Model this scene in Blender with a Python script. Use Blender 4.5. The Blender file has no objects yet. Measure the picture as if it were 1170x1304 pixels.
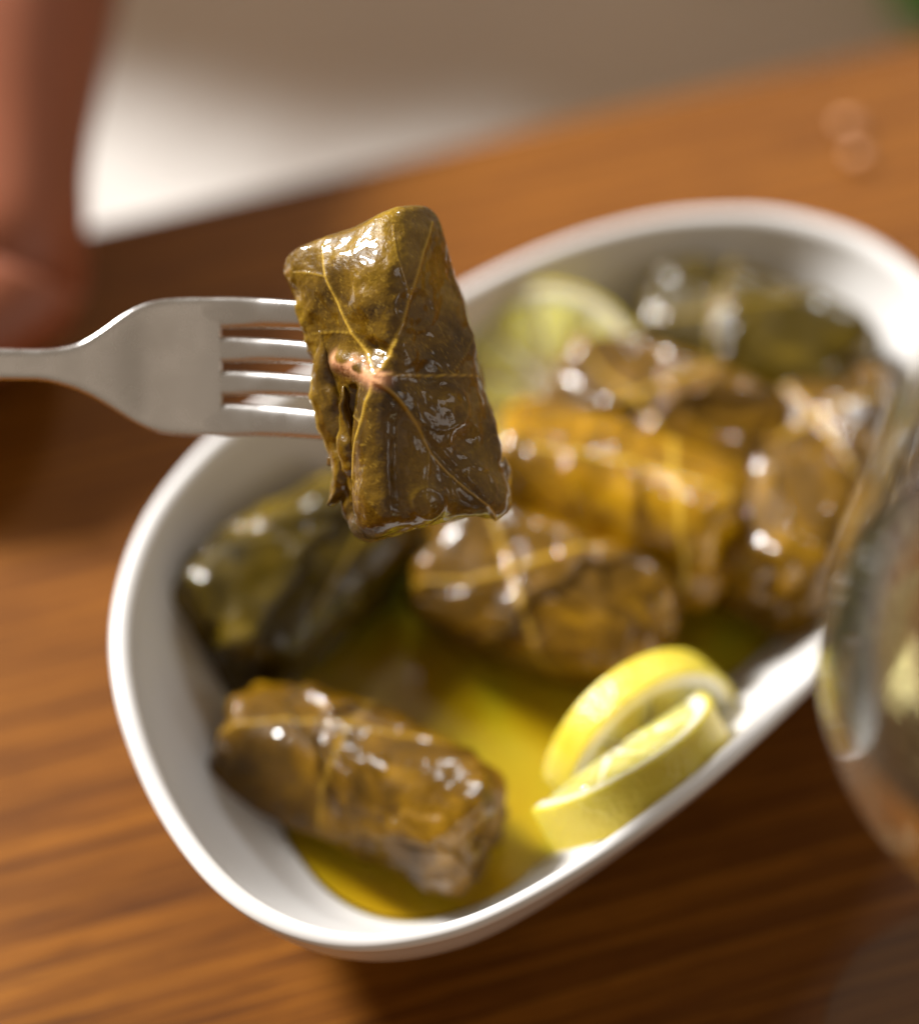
import bpy, bmesh, math, random
import numpy as np
from mathutils import Vector, Matrix

random.seed(4)
rng = np.random.default_rng(7)
scene = bpy.context.scene
COL = scene.collection

# ------------------------------------------------------------------ camera
PITCH = math.radians(50)
H = 0.566
FPX, CX, CY = 3970.0, 585.0, 652.0           # focal length in photo pixels, photo centre
CAM = Vector((0, -H / math.tan(PITCH), H))
FWD = Vector((0, math.cos(PITCH), -math.sin(PITCH)))
RGT = Vector((1, 0, 0))
UPV = Vector((0, math.sin(PITCH), math.cos(PITCH)))
TOW = -FWD
cd = bpy.data.cameras.new('camera')
cam = bpy.data.objects.new('camera', cd)
COL.objects.link(cam)
cam.location = CAM
cam.rotation_euler = (math.pi / 2 - PITCH, 0, 0)
cd.sensor_fit = 'VERTICAL'
cd.sensor_height = 36.0
cd.lens = 36.0 * FPX / 1304.0
cd.clip_start, cd.clip_end = 0.02, 50
cd.dof.use_dof = True
cd.dof.focus_distance = 0.606
cd.dof.aperture_fstop = 3.3
scene.camera = cam

# ------------------------------------------------------------------ world and lamps
w = bpy.data.worlds.new('World')
scene.world = w
w.use_nodes = True
bg = w.node_tree.nodes['Background']
bg.inputs[0].default_value = (1.0, 0.80, 0.60, 1)
bg.inputs[1].default_value = 0.28


def area(name, loc, target, size, power, col, sy=None):
    ld = bpy.data.lights.new(name, 'AREA')
    ld.energy = power
    ld.color = col
    ld.shape = 'RECTANGLE'
    ld.size = size
    ld.size_y = sy or size
    o = bpy.data.objects.new(name, ld)
    o.location = loc
    o.rotation_euler = (Vector(target) - Vector(loc)).to_track_quat('-Z', 'Y').to_euler()
    COL.objects.link(o)
    return o


KEYDIR = Vector((-0.70, 0.51, 0.62)).normalized()
area('window_key_lamp', KEYDIR * 2.8, (0, 0, 0.02), 0.45, 205, (1.0, 0.975, 0.94), 0.6)
area('back_window_lamp', (0.45, 1.9, 1.5), (0.05, 0, 0.03), 0.34, 12, (0.90, 0.95, 1.0), 0.22)
area('right_sheen_lamp', (1.7, -0.55, 0.75), (0.0, 0, 0.05), 0.7, 3.0, (1.0, 0.96, 0.93), 0.7)  # added soft lamp, no known source: grey sheen on right-hand faces
area('front_reflection_lamp', (-0.4, -2.0, 1.5), (0, 0, 0.12), 1.5, 0.8, (1.0, 0.82, 0.66), 1.0)  # added panel of light for the fork face to reflect

scene.view_settings.view_transform = 'Standard'
scene.view_settings.look = 'None'
scene.view_settings.exposure = 0.15
scene.view_settings.gamma = 1.0
scene.view_settings.use_curve_mapping = False
scene.render.engine = 'CYCLES'
cy = scene.cycles
cy.use_denoising = True
cy.max_bounces = 14
cy.transmission_bounces = 12
cy.glossy_bounces = 6
cy.sample_clamp_indirect = 6.0
cy.sample_clamp_direct = 0.0
cy.caustics_refractive = False
cy.caustics_reflective = False


# ------------------------------------------------------------------ helpers
def ray(px, py):
    return FWD + RGT * ((px - CX) / FPX) - UPV * ((py - CY) / FPX)


def at_z(px, py, z):
    r = ray(px, py)
    return CAM + r * ((z - H) / r.z)


def at_d(px, py, d):
    return CAM + ray(px, py) * d


def tag(o, label=None, cat=None, group=None, kind=None):
    if label: o['label'] = label
    if cat: o['category'] = cat
    if group: o['group'] = group
    if kind: o['kind'] = kind
    return o


def empty(name, loc=(0, 0, 0), rot=None):
    o = bpy.data.objects.new(name, None)
    o.empty_display_size = 0.02
    if rot is None:
        o.location = loc
    else:
        o.matrix_world = Matrix.Translation(loc) @ rot.to_4x4()
    COL.objects.link(o)
    return o


def mesh_obj(name, verts, faces, mat, parent=None, smooth=True, loc=None):
    me = bpy.data.meshes.new(name)
    me.from_pydata([tuple(v) for v in verts], [], [tuple(f) for f in faces])
    if smooth:
        me.polygons.foreach_set('use_smooth', [True] * len(me.polygons))
    me.update()
    if mat: me.materials.append(mat)
    o = bpy.data.objects.new(name, me)
    COL.objects.link(o)
    if parent: o.parent = parent
    if loc is not None: o.location = loc
    return o


def fix_normals(o):
    bm = bmesh.new()
    bm.from_mesh(o.data)
    bmesh.ops.recalc_face_normals(bm, faces=bm.faces)
    bm.to_mesh(o.data)
    bm.free()
    return o


def attr(o, name, vals):
    a = o.data.attributes.new(name, 'FLOAT', 'POINT')
    a.data.foreach_set('value', np.asarray(vals, dtype=np.float32))


def srgb(r, g, b):
    f = lambda c: c / 12.92 if c <= 0.04045 else ((c + 0.055) / 1.055) ** 2.4
    return (f(r / 255), f(g / 255), f(b / 255), 1)


def _hash(ix, iy, iz, seed):
    n = (ix * 374761393 + iy * 668265263 + iz * 2147483647 + seed * 1274126177) & 0xffffffff
    n = ((n ^ (n >> 13)) * 1274126177) & 0xffffffff
    n = (n ^ (n >> 16)) & 0xffffffff
    n = (n * 2246822519) & 0xffffffff
    return ((n ^ (n >> 15)) & 0xffffff) / float(0xffffff)


def noise(p, scale, seed=0):
    q = np.asarray(p) * scale + 100.0
    i = np.floor(q).astype(np.int64)
    f = q - i
    f = f * f * f * (f * (f * 6 - 15) + 10)
    r = 0
    for dx in (0, 1):
        for dy in (0, 1):
            for dz in (0, 1):
                wgt = (f[:, 0] if dx else 1 - f[:, 0]) * (f[:, 1] if dy else 1 - f[:, 1]) * (f[:, 2] if dz else 1 - f[:, 2])
                r = r + wgt * _hash(i[:, 0] + dx, i[:, 1] + dy, i[:, 2] + dz, seed)
    return r * 2 - 1


def fbm(p, scale, seed=0, octv=3):
    r, a = 0, 1.0
    for k in range(octv):
        r = r + a * noise(p, scale * 2 ** k, seed + k * 17)
        a *= 0.5
    return r


def sstep(a, b, x):
    t = np.clip((x - a) / (b - a), 0, 1)
    return t * t * (3 - 2 * t)


def seg_dist(P, A, B):
    A, B = np.array(A, float), np.array(B, float)
    d = B - A
    t = np.clip(((P - A) @ d) / (d @ d), 0, 1)
    return np.linalg.norm(P - (A + t[:, None] * d), axis=1), t


def poly_dist(P, pts):
    """Distance to a polyline and position along it, 0 to 1."""
    best = np.full(len(P), 1e9)
    tt = np.zeros(len(P))
    n = len(pts) - 1
    for i in range(n):
        d, t = seg_dist(P, pts[i], pts[i + 1])
        m = d < best
        best[m] = d[m]
        tt[m] = (i + t[m]) / n
    return best, tt


def catmull(pts, n, closed=False):
    pts = [np.array(p, float) for p in pts]
    m = len(pts)
    out = []
    segs = m if closed else m - 1
    for k in range(n):
        u = k / n * segs if closed else k / (n - 1) * segs
        i = min(int(u), segs - 1)
        t = u - i
        g = (lambda j: pts[j % m]) if closed else (lambda j: pts[min(max(j, 0), m - 1)])
        p0, p1, p2, p3 = g(i - 1), g(i), g(i + 1), g(i + 2)
        out.append(0.5 * (2 * p1 + (p2 - p0) * t + (2 * p0 - 5 * p1 + 4 * p2 - p3) * t * t + (3 * p1 - p0 - 3 * p2 + p3) * t ** 3))
    return np.array(out)


def tube(pts, radii, seg=8, caps=True):
    pts = [Vector(p) for p in pts]
    V, F = [], []
    prev = None
    for i, p in enumerate(pts):
        d = (pts[min(i + 1, len(pts) - 1)] - pts[max(i - 1, 0)]).normalized()
        if prev is None:
            a = d.orthogonal().normalized()
        else:
            a = (prev - d * prev.dot(d)).normalized()
        prev = a
        b = d.cross(a)
        r = radii[i] if hasattr(radii, '__len__') else radii
        for k in range(seg):
            an = 2 * math.pi * k / seg
            V.append(p + (a * math.cos(an) + b * math.sin(an)) * r)
    for i in range(len(pts) - 1):
        for k in range(seg):
            F.append((i * seg + k, i * seg + (k + 1) % seg, (i + 1) * seg + (k + 1) % seg, (i + 1) * seg + k))
    if caps:
        F.append(tuple(range(seg))[::-1])
        F.append(tuple((len(pts) - 1) * seg + k for k in range(seg)))
    return V, F


def lathe(profile, seg=96):
    V, F = [], []
    n = len(profile)
    for k in range(seg):
        a = 2 * math.pi * k / seg
        for r, z in profile:
            V.append((r * math.cos(a), r * math.sin(a), z))
    for k in range(seg):
        k2 = (k + 1) % seg
        for j in range(n - 1):
            F.append((k * n + j, k2 * n + j, k2 * n + j + 1, k * n + j + 1))
    return V, F


_cs = {}


def cube_sphere(n):
    """Unit cube surface as a welded n x n grid on each side."""
    if n in _cs: return _cs[n]
    idx, V, F = {}, [], []

    def vid(i, j, k):
        key = (i, j, k)
        if key not in idx:
            idx[key] = len(V)
            V.append((2 * i / n - 1, 2 * j / n - 1, 2 * k / n - 1))
        return idx[key]
    for ax in range(3):
        for s in (0, n):
            for i in range(n):
                for j in range(n):
                    q = []
                    for (di, dj) in ((0, 0), (1, 0), (1, 1), (0, 1)):
                        c = [0, 0, 0]
                        c[ax] = s
                        c[(ax + 1) % 3] = i + di
                        c[(ax + 2) % 3] = j + dj
                        q.append(vid(*c))
                    F.append(q if s else q[::-1])
    _cs[n] = (np.array(V, float), F)
    return _cs[n]


def super_box(n, m=4.0, e=8.0):
    V, F = cube_sphere(n)
    V = np.sin(V * math.pi / 4) / math.sin(math.pi / 4)
    a = np.abs(V)
    nr = ((a[:, 1] ** m + a[:, 2] ** m) ** (e / m) + a[:, 0] ** e) ** (1 / e)
    return V / nr[:, None], F


def vnormals(V, F):
    q = np.array(F)
    n = np.cross(V[q[:, 2]] - V[q[:, 0]], V[q[:, 3]] - V[q[:, 1]])
    N = np.zeros_like(V)
    for k in range(4):
        np.add.at(N, q[:, k], n)
    return N / (np.linalg.norm(N, axis=1)[:, None] + 1e-12)


# ------------------------------------------------------------------ materials
def new_mat(name):
    m = bpy.data.materials.new(name)
    m.use_nodes = True
    nt = m.node_tree
    return m, nt, nt.nodes['Principled BSDF']


def N(nt, typ, **kw):
    n = nt.nodes.new(typ)
    for k, v in kw.items():
        setattr(n, k, v)
    return n


def coords(nt, scale=(1, 1, 1), rot=(0, 0, 0)):
    tc = N(nt, 'ShaderNodeTexCoord')
    mp = N(nt, 'ShaderNodeMapping')
    mp.inputs['Scale'].default_value = scale
    mp.inputs['Rotation'].default_value = rot
    nt.links.new(tc.outputs['Object'], mp.inputs['Vector'])
    return mp.outputs['Vector']


def tnoise(nt, vec, scale, detail=4, rough=0.55, dist=0.0):
    n = N(nt, 'ShaderNodeTexNoise')
    n.inputs['Scale'].default_value = scale
    n.inputs['Detail'].default_value = detail
    n.inputs['Roughness'].default_value = rough
    n.inputs['Distortion'].default_value = dist
    if vec is not None: nt.links.new(vec, n.inputs['Vector'])
    return n.outputs['Fac']


def ramp(nt, fac, stops):
    r = N(nt, 'ShaderNodeValToRGB')
    el = r.color_ramp.elements
    while len(el) < len(stops): el.new(0.5)
    for e, (p, c) in zip(el, stops):
        e.position = p
        e.color = c if len(c) == 4 else (*c, 1)
    nt.links.new(fac, r.inputs['Fac'])
    return r.outputs['Color']


def mix(nt, fac, a, b, blend='MIX'):
    m = N(nt, 'ShaderNodeMix', data_type='RGBA', blend_type=blend)
    for s, v in (('Factor', fac), ('A', a), ('B', b)):
        i = [x for x in m.inputs if x.name == s and (s == 'Factor' and x.type == 'VALUE' or x.type == 'RGBA')][0]
        if hasattr(v, 'is_linked') or isinstance(v, bpy.types.NodeSocket): nt.links.new(v, i)
        else: i.default_value = v
    return [x for x in m.outputs if x.type == 'RGBA'][0]


def bump(nt, height, strength, dist, normal=None):
    b = N(nt, 'ShaderNodeBump')
    b.inputs['Strength'].default_value = strength
    b.inputs['Distance'].default_value = dist
    nt.links.new(height, b.inputs['Height'])
    if normal is not None: nt.links.new(normal, b.inputs['Normal'])
    return b.outputs['Normal']


def leaf_material(name, dark, mid, light, vein, wet=1.0, rough=0.35, film=0.27, fs=100, cr=0.05):
    m, nt, p = new_mat(name)
    v = coords(nt)
    n1 = tnoise(nt, v, 60, 6, 0.6, 0.8)
    col = ramp(nt, n1, [(0.30, dark), (0.52, mid), (0.74, light)])
    n2 = tnoise(nt, v, 900, 3, 0.6)
    spk = ramp(nt, n2, [(0.35, (0.82, 0.80, 0.78, 1)), (0.65, (1.08, 1.07, 1.03, 1))])
    col = mix(nt, 1.0, col, spk, 'MULTIPLY')
    at = N(nt, 'ShaderNodeAttribute', attribute_name='vein')
    col = mix(nt, at.outputs['Fac'], col, vein)
    at2 = N(nt, 'ShaderNodeAttribute', attribute_name='pale')
    col = mix(nt, at2.outputs['Fac'], col, srgb(214, 158, 118))
    nt.links.new(col, p.inputs['Base Color'])
    p.inputs['Roughness'].default_value = rough
    p.inputs['Specular IOR Level'].default_value = 0.12
    p.inputs['Subsurface Weight'].default_value = 0.12
    p.inputs['Subsurface Radius'].default_value = (0.004, 0.003, 0.0008)
    p.inputs['Subsurface Scale'].default_value = 0.6
    hb = bump(nt, n2, 0.35, 0.0006)
    hb = bump(nt, tnoise(nt, v, 300, 4), 0.25, 0.001, hb)
    nt.links.new(hb, p.inputs['Normal'])
    lo = wet - 0.25 if wet > 0.9 else 0.5
    nt.links.new(ramp(nt, tnoise(nt, v, 110, 3, 0.6), [(0.40, (lo, lo, lo, 1)), (0.60, (wet, wet, wet, 1))]), p.inputs['Coat Weight'])
    p.inputs['Coat Roughness'].default_value = cr
    p.inputs['Coat IOR'].default_value = 1.47
    cb = bump(nt, tnoise(nt, v, fs, 2, 0.5, 1.0), film, 0.005)
    nt.links.new(cb, p.inputs['Coat Normal'])
    return m


M = {}
M['hero_leaf'] = leaf_material('wet_olive_leaf', srgb(50, 32, 3), srgb(104, 77, 9), srgb(146, 116, 25), srgb(204, 166, 62), 1.0, 0.33, 0.30, 75, 0.045)
M['leaf_green'] = leaf_material('dark_green_leaf', srgb(36, 28, 1), srgb(76, 61, 3), srgb(118, 97, 9), srgb(150, 124, 36), 0.9)
M['leaf_brown'] = leaf_material('brown_olive_leaf', srgb(50, 32, 1), srgb(104, 73, 3), srgb(156, 115, 10), srgb(206, 164, 56), 0.9)
M['leaf_gold'] = leaf_material('golden_leaf', srgb(86, 58, 2), srgb(152, 110, 4), srgb(200, 154, 14), srgb(230, 192, 70), 0.9)


def simple(name, col, rough=0.5, **kw):
    m, nt, p = new_mat(name)
    p.inputs['Base Color'].default_value = col
    p.inputs['Roughness'].default_value = rough
    for k, v in kw.items():
        p.inputs[k].default_value = v
    return m


# wood: long grain along the table's far edge
def wood_material():
    m, nt, p = new_mat('warm_brown_wood')
    v = coords(nt, (3.0, 130, 8))
    warp = tnoise(nt, coords(nt, (3, 9, 3)), 1.6, 3)
    n1 = tnoise(nt, v, 2.6, 7, 0.68, 0.35)
    col = ramp(nt, n1, [(0.31, srgb(72, 38, 6)), (0.46, srgb(112, 67, 14)), (0.56, srgb(130, 81, 19)), (0.74, srgb(158, 104, 33))])
    fine = tnoise(nt, coords(nt, (9, 400, 60)), 1.0, 5, 0.75)
    fcol = ramp(nt, fine, [(0.36, (0.52, 0.46, 0.4, 1)), (0.58, (1.1, 1.08, 1.04, 1))])
    col = mix(nt, 0.85, col, fcol, 'MULTIPLY')
    pores = tnoise(nt, coords(nt, (55, 900, 60)), 1.0, 2, 0.6)
    pcol = ramp(nt, pores, [(0.30, (0.45, 0.38, 0.3, 1)), (0.42, (1, 1, 1, 1))])
    col = mix(nt, 0.7, col, pcol, 'MULTIPLY')
    big = ramp(nt, warp, [(0.3, (0.8, 0.74, 0.66, 1)), (0.7, (1.12, 1.1, 1.05, 1))])
    col = mix(nt, 1.0, col, big, 'MULTIPLY')
    nt.links.new(col, p.inputs['Base Color'])
    p.inputs['Roughness'].default_value = 0.5
    p.inputs['Specular IOR Level'].default_value = 0.14
    nb = bump(nt, fine, 0.25, 0.0006)
    nt.links.new(bump(nt, pores, 0.2, 0.0006, nb), p.inputs['Normal'])
    return m


M['wood'] = wood_material()
M['ceramic'] = simple('white_glazed_ceramic', (0.70, 0.685, 0.67, 1), 0.3)
M['ceramic'].node_tree.nodes['Principled BSDF'].inputs['Specular IOR Level'].default_value = 0.45


def oil_material():
    """A few millimetres of oil: tints the light that passes through it, slightly cloudy, glossy on top."""
    m, nt, p = new_mat('olive_oil')
    v = coords(nt)
    n = tnoise(nt, v, 22, 3, 0.5, 0.4)
    col = ramp(nt, n, [(0.34, srgb(172, 128, 8)), (0.50, srgb(188, 156, 14)), (0.66, srgb(168, 176, 32))])
    nt.links.new(col, p.inputs['Base Color'])
    p.inputs['Roughness'].default_value = 0.3
    p.inputs['Specular IOR Level'].default_value = 0.0
    tr = N(nt, 'ShaderNodeBsdfTransparent')
    nt.links.new(ramp(nt, n, [(0.34, (0.84, 0.66, 0.12, 1)), (0.66, (0.78, 0.80, 0.2, 1))]), tr.inputs['Color'])
    gl = N(nt, 'ShaderNodeBsdfGlossy')
    gl.inputs['Roughness'].default_value = 0.05
    nb = bump(nt, tnoise(nt, v, 70, 2), 0.15, 0.002)
    nt.links.new(nb, gl.inputs['Normal'])
    fr = N(nt, 'ShaderNodeFresnel')
    fr.inputs['IOR'].default_value = 1.47
    nt.links.new(nb, fr.inputs['Normal'])
    a = N(nt, 'ShaderNodeMixShader')
    a.inputs[0].default_value = 0.65
    nt.links.new(p.outputs[0], a.inputs[1])
    nt.links.new(tr.outputs[0], a.inputs[2])
    b = N(nt, 'ShaderNodeMixShader')
    nt.links.new(fr.outputs[0], b.inputs[0])
    nt.links.new(a.outputs[0], b.inputs[1])
    nt.links.new(gl.outputs[0], b.inputs[2])
    nt.links.new(b.outputs[0], nt.nodes['Material Output'].inputs['Surface'])
    return m


M['oil'] = oil_material()


def steel_material():
    m, nt, p = new_mat('brushed_stainless_steel')
    p.inputs['Base Color'].default_value = (0.62, 0.61, 0.60, 1)
    p.inputs['Metallic'].default_value = 1.0
    v = coords(nt, (1, 1, 1))
    n = tnoise(nt, coords(nt, (40, 900, 900)), 1.0, 3)
    r = ramp(nt, tnoise(nt, v, 160, 4), [(0.3, (0.2, 0.2, 0.2, 1)), (0.7, (0.34, 0.34, 0.34, 1))])
    nt.links.new(r, p.inputs['Roughness'])
    nt.links.new(bump(nt, n, 0.08, 0.0003), p.inputs['Normal'])
    return m


M['steel'] = steel_material()


def lemon_materials():
    m, nt, p = new_mat('lemon_rind')
    v = coords(nt)
    n = tnoise(nt, v, 90, 3)
    nt.links.new(ramp(nt, n, [(0.3, srgb(214, 186, 44)), (0.7, srgb(228, 206, 84))]), p.inputs['Base Color'])
    p.inputs['Roughness'].default_value = 0.35
    p.inputs['Subsurface Weight'].default_value = 0.6
    p.inputs['Subsurface Radius'].default_value = (0.006, 0.005, 0.001)
    p.inputs['Subsurface Scale'].default_value = 1.0
    vo = N(nt, 'ShaderNodeTexVoronoi')
    vo.inputs['Scale'].default_value = 700
    nt.links.new(v, vo.inputs['Vector'])
    nt.links.new(bump(nt, vo.outputs['Distance'], 0.35, 0.0008), p.inputs['Normal'])
    M['rind'] = m
    m, nt, p = new_mat('lemon_pith')
    p.inputs['Base Color'].default_value = srgb(244, 238, 208)
    p.inputs['Roughness'].default_value = 0.4
    p.inputs['Subsurface Weight'].default_value = 0.3
    p.inputs['Subsurface Radius'].default_value = (0.010, 0.009, 0.004)
    p.inputs['Subsurface Scale'].default_value = 1.0
    M['pith'] = m
    m, nt, p = new_mat('lemon_flesh')
    v = coords(nt)
    n = tnoise(nt, v, 260, 3, 0.6, 0.8)
    nt.links.new(ramp(nt, n, [(0.3, srgb(214, 194, 84)), (0.7, srgb(238, 222, 140))]), p.inputs['Base Color'])
    p.inputs['Roughness'].default_value = 0.12
    p.inputs['Subsurface Weight'].default_value = 1.0
    p.inputs['Subsurface Radius'].default_value = (0.02, 0.018, 0.007)
    p.inputs['Subsurface Scale'].default_value = 1.0
    nt.links.new(bump(nt, n, 0.4, 0.001), p.inputs['Normal'])
    M['flesh'] = m


lemon_materials()


def glass_material():
    """Clear glass with a film of condensation where the chilled wine stands."""
    m, nt, p = new_mat('chilled_glass')
    p.inputs['Base Color'].default_value = (0.97, 0.98, 0.97, 1)
    p.inputs['Roughness'].default_value = 0.0
    p.inputs['IOR'].default_value = 1.5
    p.inputs['Transmission Weight'].default_value = 1.0
    v = coords(nt)
    sx = N(nt, 'ShaderNodeSeparateXYZ')
    nt.links.new(v, sx.inputs[0])
    hz = N(nt, 'ShaderNodeMapRange')
    hz.inputs['From Min'].default_value = 0.150
    hz.inputs['From Max'].default_value = 0.125
    hz.inputs['To Min'].default_value = 0.0
    hz.inputs['To Max'].default_value = 0.13
    nt.links.new(sx.outputs['Z'], hz.inputs['Value'])
    ns = ramp(nt, tnoise(nt, coords(nt, (1, 1, 0.45)), 240, 5, 0.65), [(0.36, (0.25, 0.25, 0.25, 1)), (0.66, (1.4, 1.4, 1.4, 1))])
    mu = N(nt, 'ShaderNodeMath', operation='MULTIPLY')
    nt.links.new(hz.outputs[0], mu.inputs[0])
    nt.links.new(ns, mu.inputs[1])
    tl = N(nt, 'ShaderNodeBsdfTranslucent')
    tl.inputs['Color'].default_value = (0.88, 0.86, 0.76, 1)
    df = N(nt, 'ShaderNodeBsdfDiffuse')
    df.inputs['Color'].default_value = (0.88, 0.86, 0.76, 1)
    a = N(nt, 'ShaderNodeMixShader')
    a.inputs[0].default_value = 0.4
    nt.links.new(df.outputs[0], a.inputs[1])
    nt.links.new(tl.outputs[0], a.inputs[2])
    mx = N(nt, 'ShaderNodeMixShader')
    nt.links.new(mu.outputs[0], mx.inputs[0])
    nt.links.new(p.outputs[0], mx.inputs[1])
    nt.links.new(a.outputs[0], mx.inputs[2])
    nt.links.new(mx.outputs[0], nt.nodes['Material Output'].inputs['Surface'])
    return m


M['glass'] = glass_material()


def thin_glass():
    m, nt, p = new_mat('thin_glass')
    nt.nodes.remove(p)
    out = nt.nodes['Material Output']
    lw = N(nt, 'ShaderNodeLayerWeight')
    lw.inputs['Blend'].default_value = 0.5
    pw = N(nt, 'ShaderNodeMath', operation='POWER')
    pw.inputs[1].default_value = 5.0
    nt.links.new(lw.outputs['Facing'], pw.inputs[0])
    fr = N(nt, 'ShaderNodeMath', operation='MULTIPLY_ADD')
    fr.inputs[1].default_value = 0.96
    fr.inputs[2].default_value = 0.028
    nt.links.new(pw.outputs[0], fr.inputs[0])
    tr = N(nt, 'ShaderNodeBsdfTransparent')
    tr.inputs['Color'].default_value = (0.95, 0.96, 0.95, 1)
    gl = N(nt, 'ShaderNodeBsdfGlossy')
    gl.inputs['Roughness'].default_value = 0.02
    mx = N(nt, 'ShaderNodeMixShader')
    nt.links.new(fr.outputs[0], mx.inputs[0])
    nt.links.new(tr.outputs[0], mx.inputs[1])
    nt.links.new(gl.outputs[0], mx.inputs[2])
    nt.links.new(mx.outputs[0], out.inputs['Surface'])
    return m


M['thin_glass'] = thin_glass()
m, nt, p = new_mat('white_wine')
p.inputs['Base Color'].default_value = (0.97, 0.92, 0.62, 1)
p.inputs['Roughness'].default_value = 0.0
p.inputs['IOR'].default_value = 1.34
p.inputs['Transmission Weight'].default_value = 1.0
M['wine'] = m


def skin_material():
    m, nt, p = new_mat('tanned_skin')
    v = coords(nt)
    n = tnoise(nt, v, 14, 4)
    nt.links.new(ramp(nt, n, [(0.3, srgb(128, 70, 40)), (0.7, srgb(150, 84, 54))]), p.inputs['Base Color'])
    p.inputs['Roughness'].default_value = 0.5
    p.inputs['Subsurface Weight'].default_value = 0.15
    p.inputs['Subsurface Radius'].default_value = (0.01, 0.004, 0.002)
    nt.links.new(bump(nt, tnoise(nt, v, 500, 3), 0.2, 0.0006), p.inputs['Normal'])
    return m


M['skin'] = skin_material()
M['nail'] = simple('fingernail', srgb(214, 160, 140), 0.25)


def cloth_material():
    m, nt, p = new_mat('pale_linen')
    v = coords(nt)
    nt.links.new(ramp(nt, tnoise(nt, v, 6, 4), [(0.3, (0.74, 0.72, 0.69, 1)), (0.7, (0.82, 0.80, 0.77, 1))]), p.inputs['Base Color'])
    p.inputs['Roughness'].default_value = 0.9
    nt.links.new(bump(nt, tnoise(nt, v, 800, 2), 0.3, 0.001), p.inputs['Normal'])
    tl = N(nt, 'ShaderNodeBsdfTranslucent')
    tl.inputs['Color'].default_value = (0.80, 0.70, 0.58, 1)
    mx = N(nt, 'ShaderNodeMixShader')
    mx.inputs[0].default_value = 0.4
    nt.links.new(p.outputs[0], mx.inputs[1])
    nt.links.new(tl.outputs[0], mx.inputs[2])
    nt.links.new(mx.outputs[0], nt.nodes['Material Output'].inputs['Surface'])
    return m


M['cloth'] = cloth_material()
M['green'] = simple('green_fabric', srgb(60, 160, 36), 0.8)
M['floor'] = simple('brown_floor', srgb(120, 96, 74), 0.7)
M['glint'] = simple('pale_glint', srgb(214, 160, 120), 0.6)
M['pale_flesh'] = simple('pale_leaf_stalk', srgb(222, 168, 128), 0.3)
M['pale_flesh'].node_tree.nodes['Principled BSDF'].inputs['Coat Weight'].default_value = 0.8
M['droplet'] = simple('oil_droplet', srgb(96, 66, 10), 0.02)
M['droplet'].node_tree.nodes['Principled BSDF'].inputs['Coat Weight'].default_value = 1.0

# ------------------------------------------------------------------ floor and table
fl = mesh_obj('floor', [(-4, -3, -0.76), (4, -3, -0.76), (4, 6, -0.76), (-4, 6, -0.76)], [(0, 1, 2, 3)], M['floor'])
tag(fl, kind='structure')

EA, EB = at_z(100, 283, 0), at_z(1170, 42, 0)      # the table's far edge
ed = (EB - EA).normalized()                        # along the edge
en = Vector((-ed.y, ed.x, 0))                      # away from the table
ang = math.atan2(ed.y, ed.x)


def tabletop():
    L, W, T = 1.9, 0.95, 0.032
    prof = [(0, 0)]
    r = 0.006
    pts = []
    for k in range(7):
        a = math.pi / 2 * k / 6
        pts.append((-r + r * math.sin(a), -r + r * math.cos(a)))
    for k in range(7):
        a = math.pi / 2 * k / 6
        pts.append((-r + r * math.cos(a), -T + r - r * math.sin(a)))
    prof = [(-W, 0.0)] + pts + [(-W, -T)]
    V, F = [], []
    n = len(prof)
    for s in (-L / 2, L / 2):
        for (a, z) in prof: V.append((s, a, z))
    for k in range(n):
        F.append((k, (k + 1) % n, n + (k + 1) % n, n + k))
    F.append(tuple(range(n))[::-1])
    F.append(tuple(range(n, 2 * n)))
    return V, F


V, F = tabletop()
tab = fix_normals(mesh_obj('wooden_table', V, F, M['wood'], smooth=False))
tab.location = (EA + EB) / 2
tab.rotation_euler = (0, 0, ang)
tag(tab, 'warm brown wooden tabletop with straight grain under the white bowl', 'table')

# ------------------------------------------------------------------ bowl
RIM_Z = 0.047
RIM_PX = [(930, 263), (1000, 267), (1080, 288), (1135, 316), (1185, 358), (1228, 425), (1243, 510), (1222, 610), (1160, 725),
          (1100, 805), (1028, 880), (960, 945), (880, 1013), (760, 1097), (650, 1160), (560, 1194), (450, 1207), (350, 1182),
          (268, 1125), (200, 1032), (156, 925), (140, 830), (149, 745), (180, 662), (230, 592), (290, 535), (380, 475),
          (480, 420), (590, 360), (660, 326), (740, 295), (840, 270)]
rim = catmull([at_z(x, y, RIM_Z)[:2] for x, y in RIM_PX], 288, True)
BC = np.array([(rim[:, 0].min() + rim[:, 0].max()) / 2, (rim[:, 1].min() + rim[:, 1].max()) / 2])
# smooth the outline a little
for _ in range(6):
    rim = (np.roll(rim, 1, 0) + 2 * rim + np.roll(rim, -1, 0)) / 4
rel = rim - BC
RR = np.linalg.norm(rel, axis=1)
DIR = rel / RR[:, None]
bowl = empty('serving_bowl', (BC[0], BC[1], 0))
tag(bowl, 'white ceramic egg-shaped bowl holding stuffed vine leaves in oil', 'bowl')

# profile: (inset from the rim's outer edge, height); outside up, over the lip, down the inside
outer = [(0.050, 0.0020), (0.044, 0.0012), (0.040, 0.0030), (0.032, 0.0062), (0.0235, 0.0120), (0.0155, 0.0200), (0.0085, 0.0290), (0.0035, 0.0375), (0.0009, 0.0435)]
lip = [(0.0000, 0.0455), (0.0005, 0.0466), (0.0017, 0.0471), (0.0030, 0.0469), (0.0041, 0.0461), (0.0047, 0.0447)]
inner = [(0.0060, 0.0412), (0.0085, 0.0365), (0.0130, 0.0298), (0.0190, 0.0225), (0.0260, 0.0155), (0.0330, 0.0110), (0.0400, 0.0085), (0.0480, 0.0075)]


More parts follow.
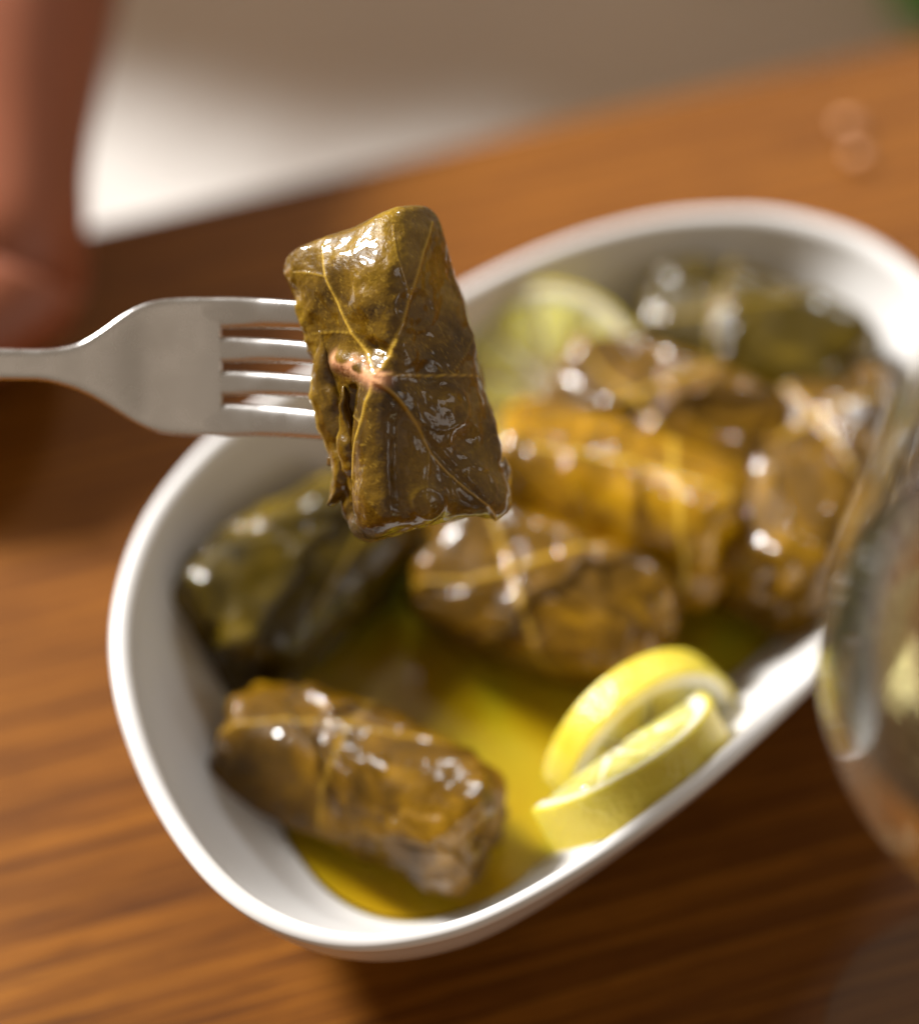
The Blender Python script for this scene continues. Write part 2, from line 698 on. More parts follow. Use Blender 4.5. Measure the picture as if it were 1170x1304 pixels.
def rings(profile, smooth_n):
    pr = catmull(profile, smooth_n)
    V = []
    for (wi, z) in pr:
        k = np.clip((RR - wi) / RR, 0.02, None)
        xy = rel * k[:, None]
        V += [(x, y, z) for x, y in xy]
    return V, len(pr)


def ring_faces(nr, n, off=0):
    return [(off + i * n + k, off + i * n + (k + 1) % n, off + (i + 1) * n + (k + 1) % n, off + (i + 1) * n + k) for i in range(nr - 1) for k in range(n)]


NB = len(rim)
prof_all = outer + lip + inner
V, nr = rings(prof_all, 70)
F = ring_faces(nr, NB)
V += [(0, 0, 0.002), (0, 0, 0.0072)]
F += [(k, len(V) - 2, (k + 1) % NB) for k in range(NB)]
F += [((nr - 1) * NB + k, (nr - 1) * NB + (k + 1) % NB, len(V) - 1) for k in range(NB)]
fix_normals(mesh_obj('bowl_body', V, F, M['ceramic'], bowl))

# oil pooled in the bottom
OIL_Z = 0.0128


def inset_at(z):
    pts = sorted((b, a) for a, b in inner)
    return float(np.interp(z, [q[0] for q in pts], [q[1] for q in pts]))


V, F = [], []
steps = [(1.0, 0.0006), (0.995, 0.0001), (0.985, 0), (0.9, 0), (0.75, 0), (0.5, 0), (0.25, 0)]
k0 = (RR - inset_at(OIL_Z) + 0.0006) / RR
for s, dz in steps:
    V += [(x, y, OIL_Z + dz) for x, y in rel * (k0 * s)[:, None]]
F = ring_faces(len(steps), NB)
V.append((0, 0, OIL_Z))
F += [((len(steps) - 1) * NB + k, (len(steps) - 1) * NB + (k + 1) % NB, len(V) - 1) for k in range(NB)]
oil = fix_normals(mesh_obj('olive_oil', V, F, M['oil'], loc=(BC[0], BC[1], 0)))
tag(oil, 'pool of yellow green olive oil in the bottom of the bowl', 'oil')


# ------------------------------------------------------------------ stuffed vine leaves in the bowl
def make_dolma(name, px0, px1, z, halfw, halfh, seed, mat, label, tilt=0.0, roll=0.0, vs=0.75, m=3.6):
    a, b = at_z(*px0, z), at_z(*px1, z)
    L = (b - a).length / 2
    c = (a + b) / 2
    V, F = super_box(76, m, 6.5)
    p = V * np.array([L, halfw, halfh])
    # slight taper and bend so that no two rolls share an outline
    r = np.random.default_rng(seed)
    t = p[:, 0] / L
    tp = r.uniform(-0.10, 0.10)
    p[:, 1] *= 1 + tp * t
    p[:, 2] *= 1 + r.uniform(-0.08, 0.08) * t
    p[:, 1] += r.uniform(-0.0025, 0.0025) * (t * t - 0.3)
    n = vnormals(p, F)
    d = 0.0012 * fbm(p, 48, seed, 1) + 0.00018 * fbm(p, 230, seed + 3, 2)
    # leaf edges lapping over each other
    for k in range(4):
        nn = r.normal(size=3) * np.array([1.0, 0.8, 0.8])
        nn /= np.linalg.norm(nn)
        f = p @ nn + 0.0035 * fbm(p, 70, seed + 31 * k, 2) - r.uniform(-0.5, 0.6) * 0.012
        d += 0.0012 * sstep(-0.0003, 0.0003, f) * np.exp(-np.clip(f, 0, 1) / 0.007)
    # creases
    cr = 1 - np.abs(fbm(p * np.array([0.5, 1.2, 1.2]), 110, seed + 7, 2))
    d -= 0.0006 * np.clip(cr - 0.86, 0, 1) / 0.14 * sstep(0, 0.4, noise(p, 60, seed + 9))
    # veins fan out over the top from a point near one end
    vein = np.zeros(len(p))
    x0 = r.choice([-1, 1]) * L * r.uniform(0.15, 0.6)
    y0 = r.uniform(-0.3, 0.3) * halfw
    base = r.uniform(0, 6.28)
    P2 = np.stack([p[:, 0], p[:, 1] + np.sign(p[:, 1]) * np.maximum(0, halfh * 0.6 - p[:, 2]) * 0.6], 1)
    for k in range(4):
        an = base + k * 2 * math.pi / 4 + r.uniform(-0.2, 0.2)
        e = np.array([x0, y0]) + np.array([math.cos(an), math.sin(an)]) * r.uniform(0.022, 0.04)
        mid = (np.array([x0, y0]) + e) / 2 + r.normal(size=2) * 0.0015
        ds, tt = poly_dist(P2, [(x0, y0), mid, e])
        wd = 0.00062 * (1 - 0.6 * tt)
        g = np.exp(-(ds / wd) ** 2) * (p[:, 2] > -0.4 * halfh)
        vein = np.maximum(vein, g)
        d += 0.00028 * vs * g
    # tucked ends
    e2 = sstep(0.72, 1.0, np.abs(t))
    phi = np.arctan2(p[:, 2], p[:, 1])
    d += e2 * 0.0012 * np.sin(phi * 5 + seed + 3 * noise(p, 120, seed))
    p = p + n * d[:, None]
    yaw = math.atan2(b.y - a.y, b.x - a.x)
    rot = Matrix.Rotation(yaw, 3, 'Z') @ Matrix.Rotation(tilt, 3, 'Y') @ Matrix.Rotation(roll, 3, 'X')
    o = mesh_obj(name, p, F, mat)
    attr(o, 'vein', vein * vs)
    attr(o, 'pale', np.zeros(len(p)))
    o.matrix_world = Matrix.Translation(c) @ rot.to_4x4()
    tag(o, label, 'stuffed vine leaf', 'stuffed vine leaves in the bowl')
    return o


make_dolma('stuffed_vine_leaf', (268, 822), (492, 652), 0.025, 0.0152, 0.0142, 11, M['leaf_green'],
           'dark green stuffed vine leaf roll against the curved wall, beside the fork head', roll=0.3)
make_dolma('stuffed_vine_leaf', (302, 925), (622, 1066), 0.0230, 0.0134, 0.0130, 23, M['leaf_brown'],
           'crumpled brown stuffed vine leaf roll lying alone across the oil from the lemon wedges', roll=-0.25, vs=0.4, m=2.7)
make_dolma('stuffed_vine_leaf', (548, 712), (840, 812), 0.025, 0.0150, 0.0145, 35, M['leaf_brown'],
           'brown stuffed vine leaf roll with pale vein, first of the stacked row above the oil', roll=0.35)
make_dolma('stuffed_vine_leaf', (640, 588), (938, 692), 0.032, 0.0150, 0.0145, 47, M['leaf_gold'],
           'golden yellow stuffed vine leaf roll in the middle of the stacked row', roll=-0.3)
make_dolma('stuffed_vine_leaf', (718, 492), (990, 592), 0.030, 0.0138, 0.0132, 59, M['leaf_brown'],
           'brown stuffed vine leaf roll between the golden roll and the dark olive one', roll=0.25)
make_dolma('stuffed_vine_leaf', (832, 392), (1098, 500), 0.030, 0.0148, 0.0145, 90, M['leaf_green'],
           'dark olive stuffed vine leaf roll at the back against the bowl wall', roll=0.3, tilt=-0.1)
make_dolma('stuffed_vine_leaf', (1088, 500), (985, 765), 0.029, 0.0145, 0.0145, 77, M['leaf_brown'],
           'shiny stuffed vine leaf roll lying crosswise behind the wine glass', roll=0.2)


# ------------------------------------------------------------------ lemon
def lemon_wedge(name, label, loc, frame, R=0.027, span=math.radians(170), thick=0.011, rind=0.0022, cup=0.0):
    """Part of a round lemon slice: rind strip, pith and flesh segments. Local x,y in the slice plane."""
    e = empty(name, loc, frame)
    tag(e, label, 'lemon', 'lemon pieces in the bowl')
    n = 40
    a0 = -span / 2

    def arcband(r0, r1, z0, z1):
        V, F = [], []
        for k in range(n + 1):
            a = a0 + span * k / n
            endf = 1.0
            for (r, z) in ((r0, z0), (r1, z0), (r1, z1), (r0, z1)):
                bulge = 0.0
                V.append((r * math.cos(a), r * math.sin(a), z))
        for k in range(n):
            for j in range(4):
                F.append((k * 4 + j, k * 4 + (j + 1) % 4, (k + 1) * 4 + (j + 1) % 4, (k + 1) * 4 + j))
        F.append((0, 1, 2, 3))
        F.append((n * 4 + 3, n * 4 + 2, n * 4 + 1, n * 4))
        return V, F

    def put(nm, V, F, mat, bev):
        o = fix_normals(mesh_obj(nm, V, F, mat, e))
        b = o.modifiers.new('bevel', 'BEVEL')
        b.width = bev
        b.segments = 3
        b.limit_method = 'ANGLE'
        b.angle_limit = math.radians(50)
        return o
    put('rind', *arcband(R - rind, R, -thick / 2, thick / 2), M['rind'], 0.0007)
    put('pith', *arcband(R - rind - 0.0025, R - rind + 0.0002, -thick / 2 + 0.0002, thick / 2 - 0.0002), M['pith'], 0.0004)
    V, F = arcband(0.0004, R - rind - 0.0012, -thick / 2 + 0.0011, thick / 2 - 0.0011)
    put('membrane', V, F, M['pith'], 0.0002)
    ns = max(2, round(span / math.radians(42)))
    gap = math.radians(1.3)
    for s in range(ns):
        b0 = a0 + span * s / ns + gap
        b1 = a0 + span * (s + 1) / ns - gap
        ro = R - rind - 0.0026
        out = [(0.0028 * math.cos((b0 + b1) / 2), 0.0028 * math.sin((b0 + b1) / 2))]
        for k in range(9):
            a = b0 + (b1 - b0) * k / 8
            rr = ro * (1 - 0.05 * (abs(k - 4) / 4) ** 3)
            out.append((rr * math.cos(a), rr * math.sin(a)))
        m_ = len(out)
        zt = thick / 2 + 0.0001
        V = [(x, y, -zt) for x, y in out] + [(x, y, zt) for x, y in out]
        F = [tuple(range(m_))[::-1], tuple(range(m_, 2 * m_))] + [(k, (k + 1) % m_, m_ + (k + 1) % m_, m_ + k) for k in range(m_)]
        put('flesh_segment', V, F, M['flesh'], 0.0010)
    return e


def frame_from(xdir, zdir):
    z = Vector(zdir).normalized()
    x = Vector(xdir)
    x = (x - z * x.dot(z)).normalized()
    y = z.cross(x)
    return Matrix((x, y, z)).transposed()


# slice leaning on the far wall, rind up
def wall_hit(px, py):
    """Where the line of sight meets the inside of the bowl wall."""
    z = 0.046
    while z > 0.010:
        p_ = at_z(px, py, z)
        dx, dy = p_.x - BC[0], p_.y - BC[1]
        r_ = math.hypot(dx, dy)
        k = int(np.argmax(DIR @ np.array([dx / r_, dy / r_])))
        if RR[k] - r_ <= inset_at(z): return p_
        z -= 0.0003
    return p_


ln = Vector((0.05, -0.44, 0.89)).normalized()
c = wall_hit(690, 512) + ln * 0.0135
lemon_wedge('lemon_slice', 'round lemon slice leaning on the bowl wall behind the leaf on the fork',
            c, frame_from((-0.1, 0.85, 0.45), ln), R=0.0245, span=math.radians(320), thick=0.006, rind=0.0013)


pa, pb = at_z(700, 1000, 0.026), at_z(945, 860, 0.026)
ax = (pb - pa).normalized()
nrm = Vector((-ax.y, ax.x, 0))
zz = Vector((0, 0, 1))
md = (zz * 0.99 + nrm * 0.12).normalized()
lemon_wedge('lemon_wedge', 'upper of two lemon wedges beside the oil, cut flesh turned to its twin',
            at_z(812, 858, 0.041) - md * 0.0228, frame_from(md, -nrm * 0.99 + zz * 0.12), R=0.0228, span=math.radians(172), thick=0.0085, rind=0.0014)
ax2 = (at_z(960, 945, RIM_Z) - at_z(690, 1138, RIM_Z)).normalized()
nr2 = Vector((-ax2.y, ax2.x, 0))
md = (-nr2 * 0.70 + zz * 0.72).normalized()
lemon_wedge('lemon_wedge', 'lower of two lemon wedges, yellow rind turned to the near rim of the bowl',
            at_z(862, 985, 0.0475) - md * 0.0238, frame_from(md, nr2 * 0.72 + zz * 0.70), R=0.0238, span=math.radians(165), thick=0.0105, rind=0.0014)

# ------------------------------------------------------------------ fork
CAMROT = Matrix((RGT, UPV, TOW)).transposed()
HERO_D = 0.62
S = FPX / HERO_D                        # photo pixels per metre at the held roll
fork = empty('fork', at_d(200, 466, HERO_D + 0.0075), CAMROT @ Matrix.Rotation(math.radians(9), 3, 'X') @ Matrix.Rotation(math.radians(-3), 3, 'Y'))
tag(fork, 'stainless steel fork holding up one stuffed vine leaf over the bowl', 'fork')
FC = math.cos(math.radians(9))
FT = math.tan(math.radians(9))


def fk(px, py):
    return ((px - 200) / S, -(py - 466) / S / FC)


def fork_outline(x):
    """Top and bottom edge of the fork head and handle in photo pixels."""
    xs = [-420, -200, 0, 60, 100, 130, 160, 185, 210, 240, 280, 340, 440]
    tp = [436, 440, 446, 447, 441, 423, 400, 386, 380, 378.5, 378, 381, 393]
    bt = [504, 496, 486, 486, 497, 512, 531, 546, 553, 555, 555, 556, 560]
    return np.interp(x, xs, tp), np.interp(x, xs, bt)


def zprof(x):
    """Depth curve of the fork along its length (metres, towards the viewer)."""
    xs = [-700, -420, -200, 0, 80, 140, 200, 250, 300, 350, 400, 470, 520]
    zs = [0.020, 0.012, 0.0072, 0.0044, 0.0036, 0.0026, 0.0005, 0.0003, 0.0013, 0.0034, 0.0064, 0.0115, 0.0150]
    return np.interp(x, xs, zs)


def smooth_curve(f, x, wdt=22):
    return np.mean([f(x + d) for d in np.linspace(-wdt, wdt, 11)], axis=0)


def strip(name, xs, top, bot, th, parent, cup=0.0, rnd=4.0, cap=False):
    """Lens-section bar between two edges; th half-thickness list."""
    V, F = [], []
    nw = 31
    us = [math.sin(math.pi / 2 * (-1 + 2 * j / (nw - 1))) for j in range(nw)]
    for i, x in enumerate(xs):
        t, b = top[i], bot[i]
        zc = float(smooth_curve(zprof, np.array([x]))[0])
        rd = rnd[i] if hasattr(rnd, '__len__') else rnd
        sec = [(u, max(0.0, 1 - abs(u) ** rd) ** (1 / rd)) for u in us]
        row = [(u, h) for u, h in sec] + [(u, -h) for u, h in sec[-2:0:-1]]
        for u, h in row:
            pyy = (t + b) / 2 - u * (b - t) / 2
            lx, ly = fk(x, pyy)
            rel_u = (pyy - 466) / 90.0
            V.append((lx, ly + zc * FT, zc + h * th[i] + cup * rel_u * rel_u))
    m_ = len(row)
    for i in range(len(xs) - 1):
        for j in range(m_):
            F.append((i * m_ + j, i * m_ + (j + 1) % m_, (i + 1) * m_ + (j + 1) % m_, (i + 1) * m_ + j))
    if cap:
        n0 = len(V)
        V += V[(len(xs) - 1) * m_:len(xs) * m_]
        F.append(tuple(range(n0, n0 + m_)))
    return fix_normals(mesh_obj(name, V, F, M['steel'], parent))


xs = np.linspace(-700, 104, 60)
t_, b_ = smooth_curve(lambda q: np.array(fork_outline(q)), xs, 14)
strip('handle', xs, t_, b_, np.interp(xs, [-700, 0, 104], [0.0018, 0.0017, 0.0015]), fork, 0.0008)
xs = np.linspace(102, 284, 60)
t_, b_ = smooth_curve(lambda q: np.array(fork_outline(q)), xs, 14)
strip('head', xs, t_, b_, np.interp(xs, [102, 200, 284], [0.0015, 0.0014, 0.0013]), fork, 0.0008, cap=True)
TINES = [(378, 418), (429, 461), (472, 503), (514, 555)]
for (t0, b0) in TINES:
    xs = np.linspace(262, 520, 54)
    sag = (np.clip(xs - 281, 0, 999) / 150.0) ** 2 * 9.0
    wd = (b0 - t0) / 2 * np.interp(xs, [262, 281, 300, 430, 500, 520], [0.96, 0.99, 1.0, 0.88, 0.55, 0.1])
    mid = (t0 + b0) / 2 + sag
    strip('tine', xs, mid - wd, mid + wd, np.interp(xs, [262, 284, 310, 450, 520], [0.00120, 0.00128, 0.0014, 0.0014, 0.0003]), fork, 0.0008, np.interp(xs, [262, 290, 335], [4.0, 3.6, 2.2]))


# ------------------------------------------------------------------ stuffed vine leaf on the fork
def hero():
    e = empty('stuffed_vine_leaf', at_d(505, 472, HERO_D), CAMROT)
    tag(e, 'glossy olive brown stuffed vine leaf speared on the fork above the bowl', 'stuffed vine leaf')
    q = lambda x, y: np.array([(x - 505) / S, -(y - 472) / S])
    TL, TR, BR, BL = q(361, 325), q(558, 257), q(655, 648), q(450, 682)
    V, F = super_box(150, 7.0, 11.0)
    a, c, t = V[:, 0], V[:, 1], V[:, 2]            # along (top -1 .. bottom 1), across, depth
    ua, uc = (a + 1) / 2, (c + 1) / 2
    P = (TL * ((1 - ua) * (1 - uc))[:, None] + TR * ((1 - ua) * uc)[:, None] + BR * (ua * uc)[:, None] + BL * (ua * (1 - uc))[:, None])
    crv = np.interp(a, [-1, 0, 1], [0.40, -0.08, -0.50])
    left = (c - crv) / (1 + crv)
    right = (c - crv) / (1 - crv)
    tent = 1 - np.where(c < crv, -left, right)
    tent = 1 - np.sqrt((1 - tent) ** 2 + 0.08)
    Hh = (0.0062 + 0.0185 * tent) * (1 - 0.30 * (1 - sstep(-1.0, -0.62, a)))
    z = np.where(t > 0, t * Hh, t * (0.0085 + 0.004 * np.clip(tent, 0, 1)))
    # waist on the left where the tines go in, slight bow of the long sides
    P[:, 0] += 0.0012 * np.exp(-((a - 0.0) / 0.5) ** 2) * np.clip(-c, 0, 1)
    p = np.stack([P[:, 0], P[:, 1], z], 1)
    n = vnormals(p, F)
    px = P[:, 0] * S + 505
    py = -P[:, 1] * S + 472
    P2 = np.stack([px, py], 1)
    front = sstep(-0.002, 0.002, z)
    d = 0.00065 * fbm(p, 100, 3, 2) + 0.00012 * fbm(p, 420, 5, 2)
    # the cushion of leaf at lower left, and the groove beside it
    ds, tt = poly_dist(P2, [(478, 520), (476, 600), (474, 660)])
    d += front * 0.0022 * np.exp(-(ds / 24) ** 2)
    ds, tt = poly_dist(P2, [(452, 500), (446, 560), (450, 600), (455, 650)])
    d -= front * 0.0018 * np.exp(-(ds / 5.5) ** 2)
    # dark hollow right of the cushion
    ds, tt = poly_dist(P2, [(506, 545), (508, 600), (512, 640)])
    d -= front * 0.0014 * np.exp(-(ds / 13) ** 2)
    # hollow above the knot
    ds, tt = poly_dist(P2, [(478, 448), (492, 452)])
    d -= front * 0.0016 * np.exp(-(ds / 9) ** 2)
    # bump beside the upper left vein
    ds, tt = poly_dist(P2, [(468, 392), (470, 396)])
    d += front * 0.0012 * np.exp(-(ds / 16) ** 2)
    # knot of the leaf stalk
    ds, tt = poly_dist(P2, [(436, 462), (462, 474), (490, 488)])
    d += front * 0.0014 * np.exp(-(ds / 12) ** 2)
    pale = front * np.exp(-(ds / 12) ** 3) * sstep(-0.35, 0.25, fbm(p, 330, 9, 2) + 0.35)
    # leaf edge that laps over along the lower right vein
    ds, tt = poly_dist(P2, [(486, 490), (510, 515), (528, 540), (540, 568), (560, 592), (590, 622), (625, 652)])
    side = (P2[:, 0] - 486) * 0.76 - (P2[:, 1] - 490) * 0.65
    d += front * 0.0007 * sstep(-3, 3, side) * np.exp(-np.clip(side, 0, 999) / 60) * sstep(485, 505, py)
    # wet leaf sunk over rice: round lumps on the lower right
    for (x, y, r_, h_) in [(560, 520, 30, 0.0007), (545, 478, 16, -0.0005), (545, 640, 18, 0.0010), (600, 620, 26, 0.0006), (515, 455, 14, 0.0005), (590, 560, 20, -0.0006), (530, 400, 26, -0.0004)]:
        ds, tt = poly_dist(P2, [(x, y), (x + 1, y + 1)])
        d += front * h_ * np.exp(-(ds / r_) ** 2)
        d += front * 0.00022 * np.exp(-((ds - r_) / 3.0) ** 2)
    # crumpled edge at the tine side
    edge = np.exp(-((c + 1) / 0.16) ** 2)
    d += edge * (0.0007 * fbm(p, 260, 21, 3))
    # oil beads along the lower and right edges
    low = np.exp(-((a - 1) / 0.09) ** 2) + np.exp(-((c - 1) / 0.07) ** 2) * sstep(-0.4, 0.1, a)
    d += low * 0.0007 * np.clip(fbm(p, 200, 33, 2), -0.3, 1)
    # veins
    vein = np.zeros(len(p))
    veins = [([(487, 482), (470, 455), (452, 430), (432, 392), (419, 358), (414, 318)], 3.0),
             ([(487, 482), (500, 455), (515, 415), (528, 375), (540, 330), (549, 288)], 2.8),
             ([(487, 484), (530, 483), (570, 482), (618, 480)], 2.4),
             ([(487, 488), (512, 518), (535, 552), (555, 586), (590, 622), (628, 652)], 2.6),
             ([(486, 490), (478, 520), (468, 550), (461, 585), (458, 612)], 2.8),
             ([(419, 358), (398, 352), (378, 350)], 1.6), ([(453, 430), (430, 427), (398, 428)], 1.8),
             ([(524, 385), (515, 355), (505, 320), (503, 296)], 1.5), ([(548, 575), (545, 610), (540, 635)], 1.2),
             ([(470, 540), (455, 530)], 1.4), ([(570, 482), (590, 455), (600, 430)], 1.0), ([(502, 450), (520, 440), (540, 425)], 0.9)]
    for pts, wv in veins:
        pts = catmull(pts, 24)
        ds, tt = poly_dist(P2, list(pts))
        ww = 0.72 * wv * (1 - 0.5 * tt)
        g = np.exp(-(ds / ww) ** 2) * front
        vein = np.maximum(vein, g * (0.75 if wv > 2 else 0.4))
        d += 0.00022 * np.exp(-(ds / (ww * 1.3)) ** 2) * front
    # fine net of veinlets
    cell = np.abs(fbm(p, 480, 71, 2))
    vein = np.maximum(vein, front * 0.30 * np.clip(1 - cell / 0.05, 0, 1))
    p = p + n * d[:, None]
    o = mesh_obj('leaf_roll', p, F, M['hero_leaf'], e)
    attr(o, 'vein', np.clip(vein, 0, 1) * 0.9)
    attr(o, 'pale', np.clip(pale, 0, 1) * 0.9)

    def flap(name, spine, width, depth, curl, seed):
        """A loose strip of leaf: spine in photo pixels, width either side, depth towards the viewer (m)."""
        ns, nw = 60, 26
        sp = catmull(spine, ns)
        dp = np.interp(np.linspace(0, 1, ns), np.linspace(0, 1, len(depth)), depth)
        wl = np.interp(np.linspace(0, 1, ns), np.linspace(0, 1, len(width)), [q_[0] for q_ in width])
        wr = np.interp(np.linspace(0, 1, ns), np.linspace(0, 1, len(width)), [q_[1] for q_ in width])
        V, F = [], []
        for i in range(ns):
            dd = sp[min(i + 1, ns - 1)] - sp[max(i - 1, 0)]
            dd /= np.linalg.norm(dd)
            nn = np.array([-dd[1], dd[0]])
            if nn[0] < 0: nn = -nn
            for j in range(nw):
                u = -1 + 2 * j / (nw - 1)
                off = u * (wr[i] if u > 0 else wl[i])
                X = sp[i] + nn * off
                zz = dp[i] - curl * (abs(u) ** 2.2) * (1 if u < 0 else 0.5)
                V.append((*q(*X), zz))
        V = np.array(V)
        V[:, 2] += 0.0007 * fbm(V, 330, seed, 2)
        V[:, 0] += 0.0005 * fbm(V, 260, seed + 5, 2)
        for i in range(ns - 1):
            for j in range(nw - 1):
                F.append((i * nw + j, i * nw + j + 1, (i + 1) * nw + j + 1, (i + 1) * nw + j))
        o = mesh_obj(name, V, F, M['hero_leaf'], e)
        uu = np.tile(np.linspace(-1, 1, nw), ns)
        attr(o, 'vein', 0.45 * np.exp(-((np.abs(uu) - 0.97) / 0.06) ** 2))
        attr(o, 'pale', np.zeros(len(V)))
        s_ = o.modifiers.new('thick', 'SOLIDIFY')
        s_.thickness = 0.0005
        s_.offset = 0
        return o
    flap('leaf_flap', [(412, 424), (420, 500), (434, 548), (438, 590), (430, 620), (421, 643)], [(2, 3), (24, 28), (25, 26), (15, 20), (8, 15), (1, 2)], [0.0078, 0.0090, 0.0095, 0.0085, 0.0070, 0.0060], 0.0034, 41)
    flap('leaf_flap', [(440, 495), (446, 560), (450, 600), (453, 640)], [(1, 1), (12, 10), (12, 10), (6, 7)], [0.0120, 0.0118, 0.0105, 0.0080], 0.0022, 55)

    # pale end of the stalk showing through the torn leaf
    def blob(name, x, y, zz, r, sc, mat, seed):
        V, F = super_box(14, 2, 2)
        V = V * np.array(sc) * r
        V = V + 0.18 * r * fbm(V, 1.4 / r, seed, 2)[:, None] * V / r
        o = mesh_obj(name, V, F, mat, e)
        o.location = (*q(x, y), zz)
        return o
    from mathutils.bvhtree import BVHTree
    bv = BVHTree.FromPolygons([Vector(v) for v in p], F)

    def depth(x, y):
        h = bv.ray_cast(Vector((*q(x, y), 0.1)), Vector((0, 0, -1)))
        return h[0].z if h[0] else 0.006
    # beads of oil
    rr = np.random.default_rng(12)
    spots = [(423, 588, 6.0)]
    for k in range(26):
        an = rr.uniform(0, 6.28)
        rad = rr.uniform(6, 30)
        0 and spots.append((560 + rad * math.cos(an), 520 + rad * math.sin(an) * 1.2, rr.uniform(1.2, 3.4)))
    for k in range(30):
        0 and spots.append((rr.uniform(400, 630), rr.uniform(330, 640), rr.uniform(0.9, 2.0)))
    for (x, y, r) in spots:
        blob('oil_bead', x, y, depth(x, y) + 0.05 * r / S, r / S, (1, rr.uniform(0.9, 1.3), 0.45), M['droplet'], 5)
    return e


hero()


# ------------------------------------------------------------------ wine glass
def wine_glass():
    base = at_z(1268, 1347, 0)
    g = empty('wine_glass', (base.x, base.y, 0))
    tag(g, 'clear stemmed wine glass of white wine standing beside the bowl', 'wine glass')
    out = [(0.0, 0.0722), (0.0046, 0.0725), (0.0095, 0.0760), (0.0180, 0.0815), (0.0300, 0.0920), (0.0405, 0.1065),
           (0.0468, 0.1220), (0.0486, 0.1360), (0.0476, 0.1530), (0.0440, 0.1740), (0.0395, 0.1960), (0.0370, 0.2090)]
    inn = [(0.0364, 0.2095), (0.0359, 0.2090), (0.0384, 0.1960), (0.0429, 0.1740), (0.0465, 0.1530), (0.0474, 0.1360), (0.0455, 0.1220),
           (0.0390, 0.1070), (0.0285, 0.0930), (0.0165, 0.0832), (0.0070, 0.0790), (0.0, 0.0785)]
    o1 = catmull(out, 80)
    i1 = catmull(inn, 70)

    def turned(nm, prof, mat, parent):
        V, F = lathe([(max(r, 0), z) for r, z in prof], 128)
        o = mesh_obj(nm, V, F, mat, parent)
        bm = bmesh.new()
        bm.from_mesh(o.data)
        bmesh.ops.remove_doubles(bm, verts=bm.verts, dist=1e-6)
        bmesh.ops.recalc_face_normals(bm, faces=bm.faces)
        bm.to_mesh(o.data)
        bm.free()
        return o
    turned('glass_cup', list(o1) + list(i1), M['glass'], g)
    turned('stem', catmull([(0.0046, 0.0724), (0.0042, 0.064), (0.0040, 0.050), (0.0040, 0.025), (0.0050, 0.014), (0.0085, 0.0082)], 40), M['thin_glass'], g)
    turned('foot', catmull([(0.0085, 0.0081), (0.013, 0.0056), (0.022, 0.0036), (0.0345, 0.0024), (0.0360, 0.0015), (0.0345, 0.0008), (0.020, 0.0006), (0.0, 0.0006)], 50), M['thin_glass'], g)
    zl = 0.139
    pts = [(r, z) for r, z in i1 if z < zl][::-1]
    wp = [(max(r + (0.00012 if r > 0.002 else 0), 0), z - 0.0001) for r, z in pts]
    rt = wp[-1][0]
    wp += [(rt + 0.0001, zl - 0.0002), (rt - 0.0006, zl - 0.0012), (rt - 0.002, zl - 0.0017), (rt * 0.6, zl - 0.0018), (0, zl - 0.0018)]
    wo = turned('white_wine', wp, M['wine'], None)
    wo.location = (base.x, base.y, 0)
    tag(wo, 'pale golden white wine filling the lower half of the stemmed glass', 'wine')


wine_glass()


# ------------------------------------------------------------------ arm resting on the table edge
def skin_chain(bm, layer, pts, radii, start=None):
    prev = start
    vs = []
    for p_, r_ in zip(pts, radii):
        v = bm.verts.new(p_)
        v[layer].radius = (r_, r_) if not hasattr(r_, '__len__') else r_
        if prev is not None: bm.edges.new((prev, v))
        prev = v
        vs.append(v)
    return vs


def arm():
    me = bpy.data.meshes.new('person')
    bm = bmesh.new()
    ly = bm.verts.layers.skin.verify()
    elbow = at_z(60, -520, 0.05)
    fore = at_z(-5, -120, 0.045)
    midf = at_z(-20, 60, 0.042)
    wrist = at_z(-30, 235, 0.034)
    heel = at_z(-30, 330, 0.028)
    palm = at_z(-60, 400, 0.024)
    ch = skin_chain(bm, ly, [elbow, fore, midf, wrist, heel, palm], [0.044, 0.040, 0.0345, (0.027, 0.023), (0.031, 0.022), (0.032, 0.019)])
    ch[0][ly].use_root = True
    # fingers curl to the left, thumb leaves the side of the palm
    specs = [((-40, 455), (-125, 462), (-200, 452), 0.0085), ((-70, 462), (-155, 482), (-235, 480), 0.0090), ((-100, 462), (-190, 492), (-270, 500), 0.0092), ((-130, 450), (-215, 485), (-285, 500), 0.0088)]
    for (a, b, c_, r_) in specs:
        skin_chain(bm, ly, [at_z(*a, 0.028), at_z(*b, 0.026), at_z(*c_, 0.012)], [r_ * 1.15, r_, r_ * 0.85], ch[5])
    skin_chain(bm, ly, [at_z(-110, 330, 0.036), at_z(-185, 372, 0.030), at_z(-235, 410, 0.020)], [0.013, 0.011, 0.009], ch[4])
    bm.to_mesh(me)
    bm.free()
    o = bpy.data.objects.new('person', me)
    COL.objects.link(o)
    me.materials.append(M['skin'])
    o.modifiers.new('skin', 'SKIN').use_smooth_shade = True
    s = o.modifiers.new('sub', 'SUBSURF')
    s.levels = 2
    s.render_levels = 2
    tag(o, 'bare tanned forearm and hand of a person resting on the table edge', 'person')


arm()


# ------------------------------------------------------------------ pale cloth beyond the table
SH = (-0.245, 0.36)


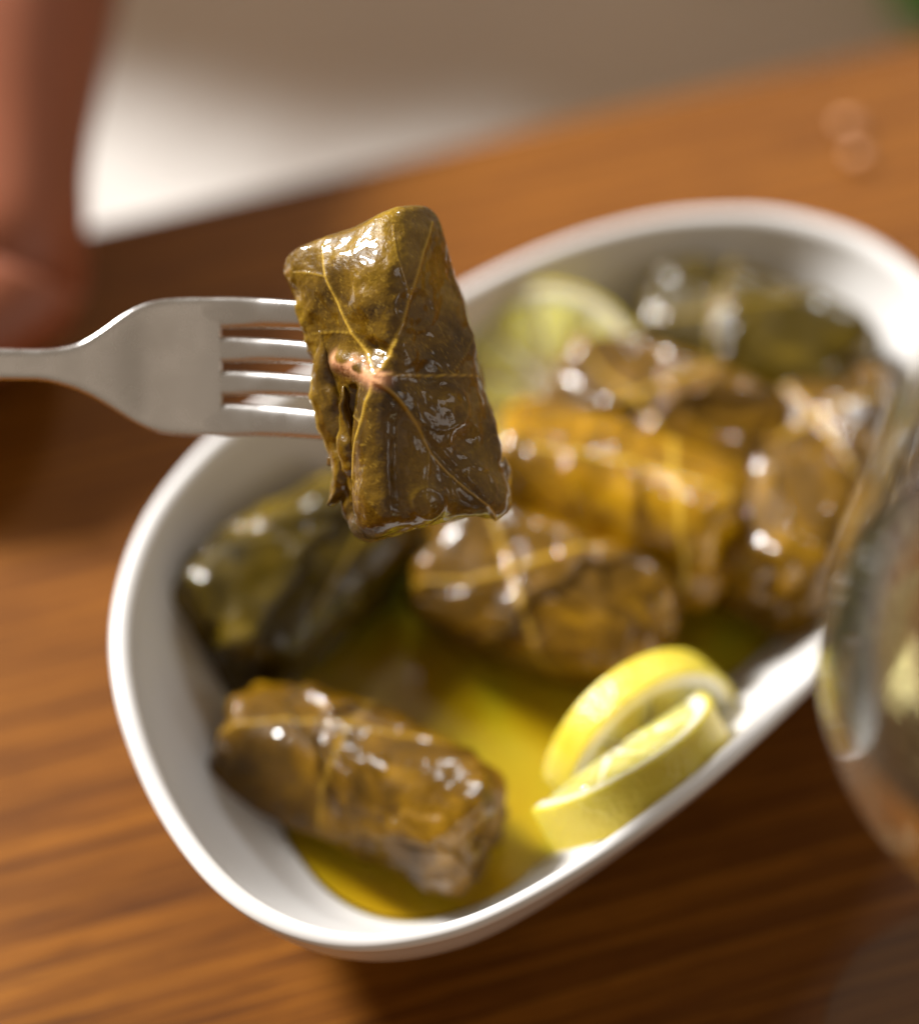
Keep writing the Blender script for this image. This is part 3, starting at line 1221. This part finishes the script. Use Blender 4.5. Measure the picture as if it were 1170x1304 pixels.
def cloth():
    nx, ny = 220, 160
    V, F = [], []
    for j in range(ny):
        for i in range(nx):
            s = -0.75 + 1.5 * i / (nx - 1)
            t = 0.012 + 0.75 * j / (ny - 1)
            V.append((s, t, 0.0))
    V = np.array(V)
    s, t = V[:, 0], V[:, 1]
    a_, b_ = SH
    z = -0.15 + 0.018 * np.exp(-((s - 0.02 - 0.25 * t) / 0.05) ** 2) + 0.02 * np.exp(-((s - 0.22 - 0.15 * t) / 0.08) ** 2)
    z += 0.010 * fbm(V, 9, 5, 3)
    z += 0.45 * sstep(b_, b_ + 0.06, t) * sstep(a_ - 0.015, a_ + 0.02, s)      # unseen rise added behind to throw shade on the cloth
    V[:, 2] = z
    for j in range(ny - 1):
        for i in range(nx - 1):
            F.append((j * nx + i, j * nx + i + 1, (j + 1) * nx + i + 1, (j + 1) * nx + i))
    o = mesh_obj('linen_cloth', V, F, M['cloth'])
    o.location = (EA + EB) / 2
    o.rotation_euler = (0, 0, ang)
    tag(o, 'pale linen cloth beyond the table edge, raised out of view to shade itself', 'cloth')


cloth()

# ------------------------------------------------------------------ green cushion beyond the corner, glint lumps on the table
V, F = super_box(24, 3, 4)
V = V * np.array([0.05, 0.045, 0.03])
V = V + 0.004 * fbm(V, 30, 8, 2)[:, None] * np.array([0, 0, 1])
gc = mesh_obj('green_cushion', V, F, M['green'])
gc.location = at_z(1318, -95, -0.115)
tag(gc, 'bright green cushion just showing beyond the far end of the table', 'cushion')

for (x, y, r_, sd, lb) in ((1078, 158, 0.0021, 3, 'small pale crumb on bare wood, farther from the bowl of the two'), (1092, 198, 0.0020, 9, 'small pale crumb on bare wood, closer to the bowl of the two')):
    V, F = super_box(8, 2.4, 2.6)  # pale lumps put in place of bright glints from spilled drops
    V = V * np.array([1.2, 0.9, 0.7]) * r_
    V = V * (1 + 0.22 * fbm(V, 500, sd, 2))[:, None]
    c_ = mesh_obj('glint_lump', V, F, M['glint'], loc=at_z(x, y, 0.0019))
    tag(c_, lb, 'glint', 'glints on the table')
